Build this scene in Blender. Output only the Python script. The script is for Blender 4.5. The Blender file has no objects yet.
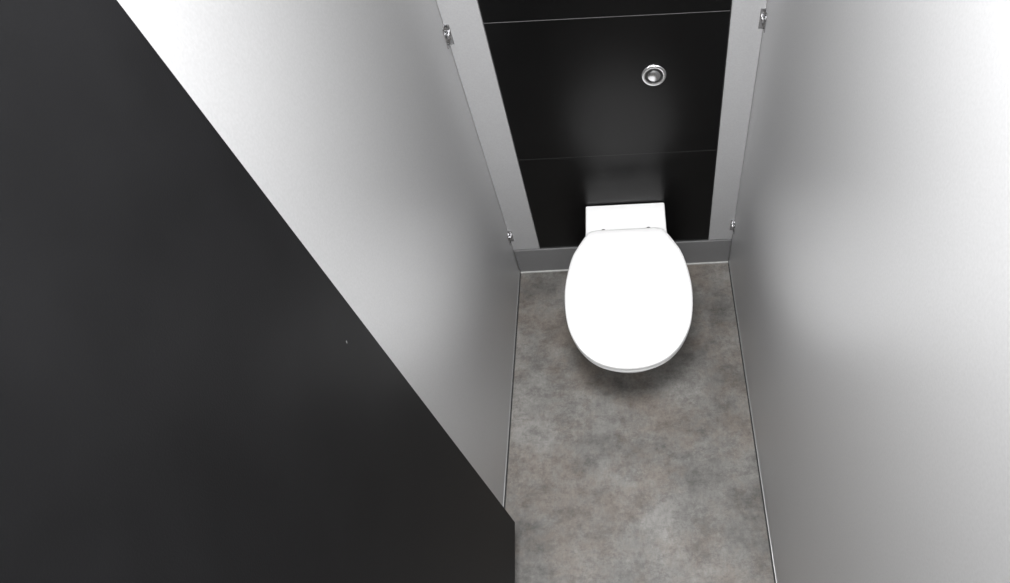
import bpy, bmesh, math, random
from mathutils import Vector, Matrix
random.seed(3)
scene = bpy.context.scene
scene.view_settings.view_transform = 'Standard'
scene.view_settings.exposure = 0.0

# ------------------------------------------------ dimensions (metres)
XL, XR = -0.4490, 0.3543      # inner faces of the two partitions
YB = 1.472                    # face of the panelled back wall
RX0, RX1, RY0, RZ = -1.45, 1.45, -1.7, 2.34
TX = -0.029                   # centre line of the toilet

# ------------------------------------------------ materials
def mat(name, col, rough=0.4, metal=0.0, spec=0.5, noise=None, bump=None, coat=0.0, coat_rough=0.1, rvar=None):
    m = bpy.data.materials.new(name); m.use_nodes = True
    nt = m.node_tree; b = nt.nodes['Principled BSDF']
    b.inputs['Base Color'].default_value = (*col, 1)
    b.inputs['Roughness'].default_value = rough
    b.inputs['Metallic'].default_value = metal
    b.inputs['Specular IOR Level'].default_value = spec
    b.inputs['Coat Weight'].default_value = coat
    b.inputs['Coat Roughness'].default_value = coat_rough
    tc = nt.nodes.new('ShaderNodeTexCoord')
    if noise:
        sc, amt = noise
        n = nt.nodes.new('ShaderNodeTexNoise'); n.inputs['Scale'].default_value = sc
        n.inputs['Detail'].default_value = 6
        nt.links.new(tc.outputs['Object'], n.inputs['Vector'])
        r = nt.nodes.new('ShaderNodeValToRGB')
        r.color_ramp.elements[0].position = 0.3; r.color_ramp.elements[1].position = 0.7
        r.color_ramp.elements[0].color = (*[c*(1-amt) for c in col], 1)
        r.color_ramp.elements[1].color = (*[min(1, c*(1+amt)) for c in col], 1)
        nt.links.new(n.outputs['Fac'], r.inputs['Fac'])
        nt.links.new(r.outputs['Color'], b.inputs['Base Color'])
    if bump:
        sc, st = bump
        n2 = nt.nodes.new('ShaderNodeTexNoise'); n2.inputs['Scale'].default_value = sc
        n2.inputs['Detail'].default_value = 3
        nt.links.new(tc.outputs['Object'], n2.inputs['Vector'])
        bp = nt.nodes.new('ShaderNodeBump'); bp.inputs['Strength'].default_value = st
        bp.inputs['Distance'].default_value = 0.001
        nt.links.new(n2.outputs['Fac'], bp.inputs['Height'])
        nt.links.new(bp.outputs['Normal'], b.inputs['Normal'])
    return m

M_part = mat('partition_silver_laminate', (0.49, 0.49, 0.495), 0.42, 0.58, 0.5, noise=(260, 0.04), bump=(700, 0.10))
M_strip = mat('pilaster_grey_laminate', (0.32, 0.32, 0.325), 0.42, 0.2, 0.5, noise=(260, 0.05))
M_skirt = mat('skirting_grey', (0.135, 0.135, 0.137), 0.45, 0.1, 0.5, noise=(200, 0.05))
M_black = mat('black_panel_laminate', (0.0011, 0.0011, 0.0012), 0.29, 0.0, 0.26, noise=(12, 0.15), bump=(600, 0.10))
M_door = mat('door_anthracite_laminate', (0.0044, 0.0044, 0.0047), 0.45, 0.0, 0.08, noise=(9, 0.15), bump=(500, 0.15))
M_cer = mat('white_ceramic', (0.70, 0.70, 0.70), 0.12, 0, 0.5, noise=(3, 0.01))
M_seat = mat('white_duroplast', (0.66, 0.66, 0.66), 0.28, 0, 0.4, noise=(3, 0.01))
M_chrome = mat('chrome', (0.60, 0.60, 0.61), 0.2, 1.0, 0.5, noise=(40, 0.04))
M_chromed = mat('dark_chrome', (0.06, 0.06, 0.06), 0.3, 1.0, 0.5, noise=(40, 0.04))  # darker metal for the button groove and screw heads
M_dark = mat('dark_gap', (0.015, 0.015, 0.015), 0.8, noise=(50, 0.1))
M_alu = mat('aluminium_channel', (0.36, 0.36, 0.36), 0.4, 0.6, noise=(80, 0.08))
M_joint = mat('panel_joint', (0.10, 0.10, 0.10), 0.5, 0.0, noise=(80, 0.2))
M_jointd = mat('panel_joint_lower', (0.02, 0.02, 0.02), 0.5, 0.0, noise=(80, 0.2))
M_seal = mat('light_sealant', (0.36, 0.36, 0.35), 0.6, noise=(60, 0.1))
M_plaster = mat('white_plaster', (0.72, 0.72, 0.72), 0.8, noise=(6, 0.03))
M_chip = mat('paint_chip', (0.25, 0.25, 0.25), 0.7, noise=(300, 0.2))

def floor_mat():
    m = bpy.data.materials.new('concrete_look_vinyl'); m.use_nodes = True
    nt = m.node_tree; b = nt.nodes['Principled BSDF']; L = nt.links
    tc = nt.nodes.new('ShaderNodeTexCoord')
    def noise(scale, detail, rough=0.6, dist=0.0, stretch=(1, 1, 1), loc=(0, 0, 0)):
        mp = nt.nodes.new('ShaderNodeMapping'); mp.inputs['Scale'].default_value = stretch
        mp.inputs['Location'].default_value = loc
        L.new(tc.outputs['Object'], mp.inputs['Vector'])
        n = nt.nodes.new('ShaderNodeTexNoise'); n.inputs['Scale'].default_value = scale
        n.inputs['Detail'].default_value = detail; n.inputs['Roughness'].default_value = rough
        n.inputs['Distortion'].default_value = dist
        L.new(mp.outputs['Vector'], n.inputs['Vector']); return n
    def ramp(n, p0, c0, p1, c1):
        r = nt.nodes.new('ShaderNodeValToRGB')
        r.color_ramp.elements[0].position = p0; r.color_ramp.elements[1].position = p1
        r.color_ramp.elements[0].color = (*c0, 1); r.color_ramp.elements[1].color = (*c1, 1)
        L.new(n.outputs['Fac'], r.inputs['Fac']); return r
    def mix(mode, fac, a, bb):
        x = nt.nodes.new('ShaderNodeMixRGB'); x.blend_type = mode
        if isinstance(fac, float): x.inputs['Fac'].default_value = fac
        else: L.new(fac, x.inputs['Fac'])
        L.new(a, x.inputs['Color1']); L.new(bb, x.inputs['Color2']); return x
    big = ramp(noise(3.0, 12, 0.68, 0.1), 0.38, (0.074, 0.071, 0.067), 0.60, (0.168, 0.162, 0.154))
    brown = ramp(noise(9, 8, 0.7, 0.6), 0.0, (0.108, 0.087, 0.071), 1.0, (0.124, 0.101, 0.084))
    bf = ramp(noise(3.4, 12, 0.78, 0.1, loc=(3, 1, 0)), 0.46, (0, 0, 0), 0.58, (0.6, 0.6, 0.6))
    m1 = mix('MIX', bf.outputs['Color'], big.outputs['Color'], brown.outputs['Color'])
    fine = ramp(noise(75, 10, 0.85, 0.1, (1, 0.7, 1)), 0.38, (0.76, 0.76, 0.76), 0.62, (1.22, 1.22, 1.22))
    m2 = mix('MULTIPLY', 0.8, m1.outputs['Color'], fine.outputs['Color'])
    st = ramp(noise(10, 14, 0.88, 0.0, (1.0, 1.5, 1)), 0.43, (0.68, 0.67, 0.66), 0.52, (1.06, 1.06, 1.06))
    m3 = mix('MULTIPLY', 0.9, m2.outputs['Color'], st.outputs['Color'])
    L.new(m3.outputs['Color'], b.inputs['Base Color'])
    b.inputs['Roughness'].default_value = 0.55
    b.inputs['Specular IOR Level'].default_value = 0.35
    bp = nt.nodes.new('ShaderNodeBump'); bp.inputs['Strength'].default_value = 0.15; bp.inputs['Distance'].default_value = 0.001
    L.new(noise(150, 4).outputs['Fac'], bp.inputs['Height']); L.new(bp.outputs['Normal'], b.inputs['Normal'])
    return m
M_floor = floor_mat()

# ------------------------------------------------ helpers
def link(ob, parent=None):
    scene.collection.objects.link(ob)
    if parent: ob.parent = parent
    return ob

def empty(name):
    e = bpy.data.objects.new(name, None); e.empty_display_size = 0.05
    return link(e)

def box(name, x0, x1, y0, y1, z0, z1, m, bevel=0.0, parent=None, segs=2):
    bm = bmesh.new(); bmesh.ops.create_cube(bm, size=1)
    for v in bm.verts:
        v.co = Vector(((v.co.x+.5)*(x1-x0)+x0, (v.co.y+.5)*(y1-y0)+y0, (v.co.z+.5)*(z1-z0)+z0))
    if bevel > 0:
        bmesh.ops.bevel(bm, geom=bm.edges[:], offset=bevel, segments=segs, affect='EDGES', profile=0.6)
    me = bpy.data.meshes.new(name); bm.to_mesh(me); bm.free(); me.materials.append(m)
    return link(bpy.data.objects.new(name, me), parent)

def lathe(name, prof, m, origin, axis, parent=None, n=48):
    """profile [(r,h)] revolved about axis through origin"""
    bm = bmesh.new(); rings = []
    q = Vector((0, 0, 1)).rotation_difference(Vector(axis).normalized())
    for r, h in prof:
        if r < 1e-6:
            rings.append([bm.verts.new(Vector(origin) + q @ Vector((0, 0, h)))])
        else:
            rings.append([bm.verts.new(Vector(origin) + q @ Vector((r*math.cos(2*math.pi*i/n), r*math.sin(2*math.pi*i/n), h))) for i in range(n)])
    for a, b in zip(rings, rings[1:]):
        for i in range(n):
            j = (i+1) % n
            if len(a) == 1 and len(b) == 1: continue
            if len(a) == 1: bm.faces.new((a[0], b[i], b[j]))
            elif len(b) == 1: bm.faces.new((a[i], a[j], b[0]))
            else: bm.faces.new((a[i], a[j], b[j], b[i]))
    bmesh.ops.recalc_face_normals(bm, faces=bm.faces[:])
    me = bpy.data.meshes.new(name); bm.to_mesh(me); bm.free(); me.materials.append(m)
    for p in me.polygons: p.use_smooth = True
    ob = link(bpy.data.objects.new(name, me), parent)
    me.set_sharp_from_angle(angle=math.radians(35))
    return ob

def catmull(pts, per=8):
    """closed centripetal Catmull-Rom"""
    out = []; n = len(pts); P = [Vector(p) for p in pts]
    for i in range(n):
        p0, p1, p2, p3 = (P[(i+k-1) % n] for k in range(4))
        t0 = 0.0
        t1 = t0+(p1-p0).length**.5; t2 = t1+(p2-p1).length**.5; t3 = t2+(p3-p2).length**.5
        for s in range(per):
            t = t1+(t2-t1)*s/per
            a1 = p0*((t1-t)/(t1-t0))+p1*((t-t0)/(t1-t0))
            a2 = p1*((t2-t)/(t2-t1))+p2*((t-t1)/(t2-t1))
            a3 = p2*((t3-t)/(t3-t2))+p3*((t-t2)/(t3-t2))
            b1 = a1*((t2-t)/(t2-t0))+a2*((t-t0)/(t2-t0))
            b2 = a2*((t3-t)/(t3-t1))+a3*((t-t1)/(t3-t1))
            out.append(b1*((t2-t)/(t2-t1))+b2*((t-t1)/(t2-t1)))
    return out

def outline(half, per=8):
    full = list(half) + [(-x, y) for x, y in reversed(half[1:-1])]
    return catmull(full, per)

def offset_ring(pts, d):
    n = len(pts); out = []
    for i in range(n):
        t = (pts[(i+1) % n]-pts[i-1]).normalized()
        nr = Vector((-t.y, t.x))
        out.append(pts[i]+nr*d)
    return out

def loft(name, rings, m, parent=None, smooth_angle=40):
    bm = bmesh.new(); vr = [[bm.verts.new(Vector(p)) for p in r] for r in rings]
    n = len(vr[0])
    for a, b in zip(vr, vr[1:]):
        for i in range(n):
            j = (i+1) % n; bm.faces.new((a[i], a[j], b[j], b[i]))
    for r in (vr[0], vr[-1]):
        c = sum((v.co for v in r), Vector())/n; cv = bm.verts.new(c)
        for i in range(n): bm.faces.new((r[i], r[(i+1) % n], cv))
    bmesh.ops.recalc_face_normals(bm, faces=bm.faces[:])
    me = bpy.data.meshes.new(name); bm.to_mesh(me); bm.free(); me.materials.append(m)
    for p in me.polygons: p.use_smooth = True
    me.set_sharp_from_angle(angle=math.radians(smooth_angle))
    return link(bpy.data.objects.new(name, me), parent)

# ------------------------------------------------ room shell
box('floor', RX0-.1, RX1+.1, RY0-.1, YB+.12, -0.06, 0.0, M_floor)
box('ceiling', RX0-.1, RX1+.1, RY0-.1, YB+.12, RZ, RZ+.06, M_plaster)
box('wall_back', RX0-.1, RX1+.1, YB+.013, YB+.12, 0, RZ, M_plaster)
box('wall_left', RX0-.1, RX0, RY0-.1, YB+.013, 0, RZ, M_plaster)
box('wall_right', RX1, RX1+.1, RY0-.1, YB+.013, 0, RZ, M_plaster)
box('wall_front', RX0, RX1, RY0-.1, RY0, 0, RZ, M_plaster)

# ------------------------------------------------ back panelling
PX0, PX1 = -0.350, 0.2665
bp = empty('back_wall_panelling')
box('panel_backing', XL, XR, YB+.006, YB+.0128, 0.0, 2.04, M_alu, parent=bp)
zs = [0.1385, 0.5867, 1.0623, 1.538, 2.014]
for i in range(4):
    box('black_panel_%d' % (i+1), PX0+.001, PX1-.001, YB, YB+.006, zs[i]+.0007, zs[i+1]-.0007, M_black, 0.0004, bp)
    if 0 < i:
        box('panel_joint_%d' % i, PX0+.001, PX1-.001, YB+.0002, YB+.006, zs[i]-.0011, zs[i]+.0011, M_jointd if i == 1 else M_joint, 0, bp)
box('grey_pilaster_a', XL+.001, PX0-.0015, YB-.004, YB+.006, 0.1385, 2.014, M_strip, 0.001, bp)
box('grey_pilaster_b', PX1+.0015, XR-.001, YB-.004, YB+.006, 0.1385, 2.014, M_strip, 0.001, bp)
box('shadow_gap_a', PX0-.0015, PX0+.001, YB+.002, YB+.006, 0.1385, 2.014, M_dark, 0, bp)
box('shadow_gap_b', PX1-.001, PX1+.0015, YB+.002, YB+.006, 0.1385, 2.014, M_dark, 0, bp)
bb = empty('baseboard_back')
box('skirting_board', XL+.003, XR-.003, YB-.008, YB+.006, 0.003, 0.1355, M_skirt, 0.0015, bb)
box('skirting_shadow_gap', XL+.003, XR-.003, YB-.002, YB+.006, 0.1345, 0.1395, M_dark, 0, bb)
box('floor_sealant', XL+.004, XR-.004, YB-.013, YB-.006, 0.0, 0.005, M_seal, 0.001, bb)

# ------------------------------------------------ partitions
def partition(x_in, sgn):
    e = empty('toilet_partition')
    a, b = sorted((x_in, x_in+sgn*.013))
    box('panel', a, b, -0.22, YB+.004, 0.006, 2.0, M_part, 0.001, e)
    a, b = sorted((x_in-sgn*.0050, x_in+sgn*.012))
    box('base_gap', a, b, -0.22, YB-.004, 0.0, 0.004, M_dark, 0, e)
    a, b = sorted((x_in-sgn*.0015, x_in+sgn*.013))
    box('base_channel', a, b, -0.22, YB-.004, 0.004, 0.010, M_alu, 0.0005, e)
    for z in (0.221, 1.04, 1.85):
        a, b = sorted((x_in, x_in-sgn*.0025))
        box('bracket_side_leaf', a, b, YB-.026, YB-.004, z-.028, z+.028, M_chrome, 0.0008, e)
        a, b = sorted((x_in, x_in-sgn*.014))
        box('bracket_back_leaf', a, b, YB-.0065, YB-.004, z-.028, z+.028, M_chrome, 0.0008, e)
        for dz in (-.018, .018):
            lathe('screw', [(0, 0.003), (.003, .0026), (.0042, .0005), (.0042, -.001)], M_chromed, (x_in-sgn*.0025, YB-.017, z+dz), (-sgn, 0, 0), e, 16)
        a, b = sorted((x_in-sgn*.003, x_in-sgn*.010))
        box('bracket_clip', a, b, YB-.018, YB-.006, z-.006, z+.006, M_chrome, 0.0015, e)
    return e
partition(XL, -1)
partition(XR, 1)
# front pilasters of the cubicle
fp = empty('cubicle_front_frame')
box('left_pilaster', XL-.013, -0.345, -0.235, -0.222, 0.12, 2.0, M_part, 0.001, fp)
box('right_pilaster', 0.31, XR+.013, -0.235, -0.222, 0.12, 2.0, M_part, 0.001, fp)
box('left_foot', XL+.03, XL+.045, -0.234, -0.223, 0.0, 0.12, M_alu, 0.001, fp)
box('right_foot', 0.325, 0.34, -0.234, -0.223, 0.0, 0.12, M_alu, 0.001, fp)
box('head_rail', XL-.013, XR+.013, -0.245, -0.215, 2.0, 2.03, M_alu, 0.002, fp)

# ------------------------------------------------ the open door
door = empty('door_1')
door.location = (-0.3797, 0.492, 0.0)
door.rotation_euler = (0, math.radians(-0.53), math.radians(3.5))
box('door_leaf', -0.013, 0.0, -0.685, 0.0, 0.150, 1.99, M_door, 0.0012, door)
for z in (0.35, 1.8):
    lathe('hinge_pin', [(0, -.04), (.008, -.04), (.008, .04), (0, .04)], M_alu, (-0.006, -0.693, z), (0, 0, 1), door, 20)
bm = bmesh.new()
c = [(0, 0), (.0025, .001), (.0035, .003), (.0015, .005), (.0005, .003)]
vs = [bm.verts.new((0.0003, -0.055+p[0], 1.297+p[1])) for p in c]
bm.faces.new(vs); me = bpy.data.meshes.new('laminate_chip'); bm.to_mesh(me); bm.free(); me.materials.append(M_chip)
link(bpy.data.objects.new('laminate_chip', me), door)

# ------------------------------------------------ toilet
wc = empty('wall_hung_toilet')
wc.location.z = -0.006
half = [(0, 1.332), (.06, 1.332), (.100, 1.331), (.120, 1.324), (.134, 1.304), (.153, 1.270), (.171, 1.232), (.186, 1.165),
        (.193, 1.095), (.186, 1.005), (.171, .950), (.141, .897), (.099, .858), (.051, .838), (0, .832)]
base = outline(half)
sgn_chk = offset_ring(base, 0.01)
if max(p.x for p in sgn_chk) < max(p.x for p in base):
    _off = offset_ring
    offset_ring = lambda p, d: _off(p, -d)
def ring(pts, d, z, dy=0.0):
    return [(p.x+TX, p.y+dy, z) for p in offset_ring(pts, d)]
def shrink(pts, k, z):
    cx, cy = 0, 1.09
    return [((p.x-cx)*k+cx+TX, (p.y-cy)*k+cy, z) for p in pts]
DZ = -0.002
lidr = [ring(base, -.006, .3925), ring(base, -.001, .3935), ring(base, 0, .396), ring(base, 0, .402), ring(base, -.0015, .4065),
        ring(base, -.005, .4100), ring(base, -.011, .4122)]
inner = offset_ring(base, -.011)
for k, z in ((.93, .4148), (.85, .4165), (.7, .4185), (.5, .4198), (.3, .4206), (.1, .4209)):
    lidr.append(shrink(inner, k, z))
lid = loft('lid', lidr, M_seat, wc, 50); lid.location.z = DZ
seatr = [ring(base, -.012, .3735), ring(base, -.004, .3750), ring(base, -.002, .379), ring(base, -.003, .386), ring(base, -.007, .3905), ring(base, -.014, .3915)]
def ring_mesh(name, outer, holes, m, parent):
    bm = bmesh.new(); rr = [[bm.verts.new(Vector(p)) for p in r] for r in outer+holes]
    n = len(rr[0])
    for a, b in zip(rr, rr[1:]+rr[:1]):
        for i in range(n):
            j = (i+1) % n; bm.faces.new((a[i], a[j], b[j], b[i]))
    bmesh.ops.recalc_face_normals(bm, faces=bm.faces[:])
    me = bpy.data.meshes.new(name); bm.to_mesh(me); bm.free(); me.materials.append(m)
    for p in me.polygons: p.use_smooth = True
    me.set_sharp_from_angle(angle=math.radians(50))
    return link(bpy.data.objects.new(name, me), parent)
st = ring_mesh('seat', seatr, [shrink(base, .70, .3905), shrink(base, .66, .386), shrink(base, .66, .3745)], M_seat, wc)
st.location.z = DZ-.003

# pan outline: squared back against the wall with rounded corners, oval front
YW = YB-.002
half_pan = [(x, YW) for x in (0, .03, .06, .09, .110)]
for k in range(0, 5):
    a = math.radians(90-22.5*k)
    half_pan.append((.1275+.006*math.cos(a), YW-.006+.006*math.sin(a)))
half_pan += [(.1335, YW-.035), (.1335, 1.39), (.1338, 1.35), (.137, 1.315), (.148, 1.27), (.166, 1.20), (.176, 1.11),
             (.172, 1.02), (.155, .960), (.126, .910), (.087, .872), (.043, .852), (0, .846)]
pan = outline(half_pan, 4)
def pring(kx, ky, z, d=0.0):
    out = []
    for p in (offset_ring(pan, d) if d else pan):
        y = min(p.y, YW)
        out.append((p.x*kx+TX, YW-(YW-y)*ky, z))
    return out
panr = [pring(.48, .42, .079), pring(.52, .46, .082), pring(.56, .50, .092), pring(.68, .60, .13), pring(.80, .74, .19), pring(.90, .86, .25), pring(.965, .95, .305), pring(.99, .985, .335),
        pring(1, 1, .345), pring(1, 1, .360), pring(1, 1, .3630, -.001), pring(1, 1, .3650, -.0025), pring(1, 1, .3655, -.0040), pring(1, 1, .3656, -.0048)]
cap = offset_ring(pan, -.0048)
panr.append([(p.x*.9+TX, (min(p.y, YW)-1.2)*.9+1.2, .3656) for p in cap])
loft('ceramic_pan', panr, M_cer, wc, 60)
for dx in (-.074, .074):
    lathe('hinge_base', [(.015, .0), (.015, .003), (.012, .005), (.009, .006), (.009, .014), (.0, .016)], M_chrome, (TX+dx, 1.345, .3657), (0, 0, 1), wc, 32)
    lathe('hinge_barrel', [(0, -.012), (.0055, -.012), (.006, -.010), (.006, .010), (.0055, .012), (0, .012)], M_chrome, (TX+dx, 1.338, .384), (1, 0, 0), wc, 24)

# ------------------------------------------------ flush button
fb = empty('flush_button')
o = (0.0735, YB, 0.880)
lathe('outer_ring', [(0, .001), (.0335, 0), (.0340, .0025), (.0325, .0042), (.0295, .0048), (.0250, .0042), (.0240, .002), (0, .002)], M_chrome, o, (0, -1, 0), fb, 64)
lathe('inner_groove', [(0, .0022), (.0238, .0022), (.0238, .0028), (0, .0029)], M_chromed, o, (0, -1, 0), fb, 48)
lathe('push_button', [(0, .003), (.0175, .003), (.0175, .0046), (.0165, .0052), (0, .0054)], M_chrome, o, (0, -1, 0), fb, 48)

# ------------------------------------------------ ceiling luminaires
def lum(x, y, w, h, power, name='ceiling_light'):
    e = empty(name); e.location = (x, y, RZ)
    box('housing', -w/2-.02, w/2+.02, -h/2-.02, h/2+.02, -.03, 0, M_alu, 0.002, e)
    m = bpy.data.materials.get('lamp_diffuser')
    if not m:
        m = bpy.data.materials.new('lamp_diffuser'); m.use_nodes = True
        b = m.node_tree.nodes['Principled BSDF']
        b.inputs['Emission Color'].default_value = (1, 1, 1, 1); b.inputs['Emission Strength'].default_value = 3
    box('diffuser', -w/2, w/2, -h/2, h/2, -.034, -.0302, m, 0, e)
    ld = bpy.data.lights.new('lamp', 'AREA'); ld.shape = 'RECTANGLE'; ld.size = w; ld.size_y = h; ld.energy = power
    lo = bpy.data.objects.new('lamp', ld); lo.location = (0, 0, -.037); link(lo, e)
lum(-0.05, 0.38, 0.35, 0.35, 60)
lum(0.0, -1.0, 1.1, 0.3, 18)

w = bpy.data.worlds.new('World'); scene.world = w; w.use_nodes = True
w.node_tree.nodes['Background'].inputs[0].default_value = (0.8, 0.85, 0.9, 1)
w.node_tree.nodes['Background'].inputs[1].default_value = 0.3

# ------------------------------------------------ camera
cd = bpy.data.cameras.new('camera'); cam = bpy.data.objects.new('camera', cd); link(cam)
cd.sensor_width = 36; cd.lens = 36*656.3/1010; cd.clip_start = 0.02
cd.shift_x = -133/1010
rx = Vector((0.9987, -0.0427, -0.0281)).normalized()
rz = Vector((0, -0.5499, 0.8354)); rz = (rz - rx*rz.dot(rx)).normalized()
ry = rz.cross(rx)
R = Matrix((rx, ry, rz)).transposed()
cam.matrix_world = Matrix.Translation((0, 0, 2.05)) @ R.to_4x4()
scene.camera = cam
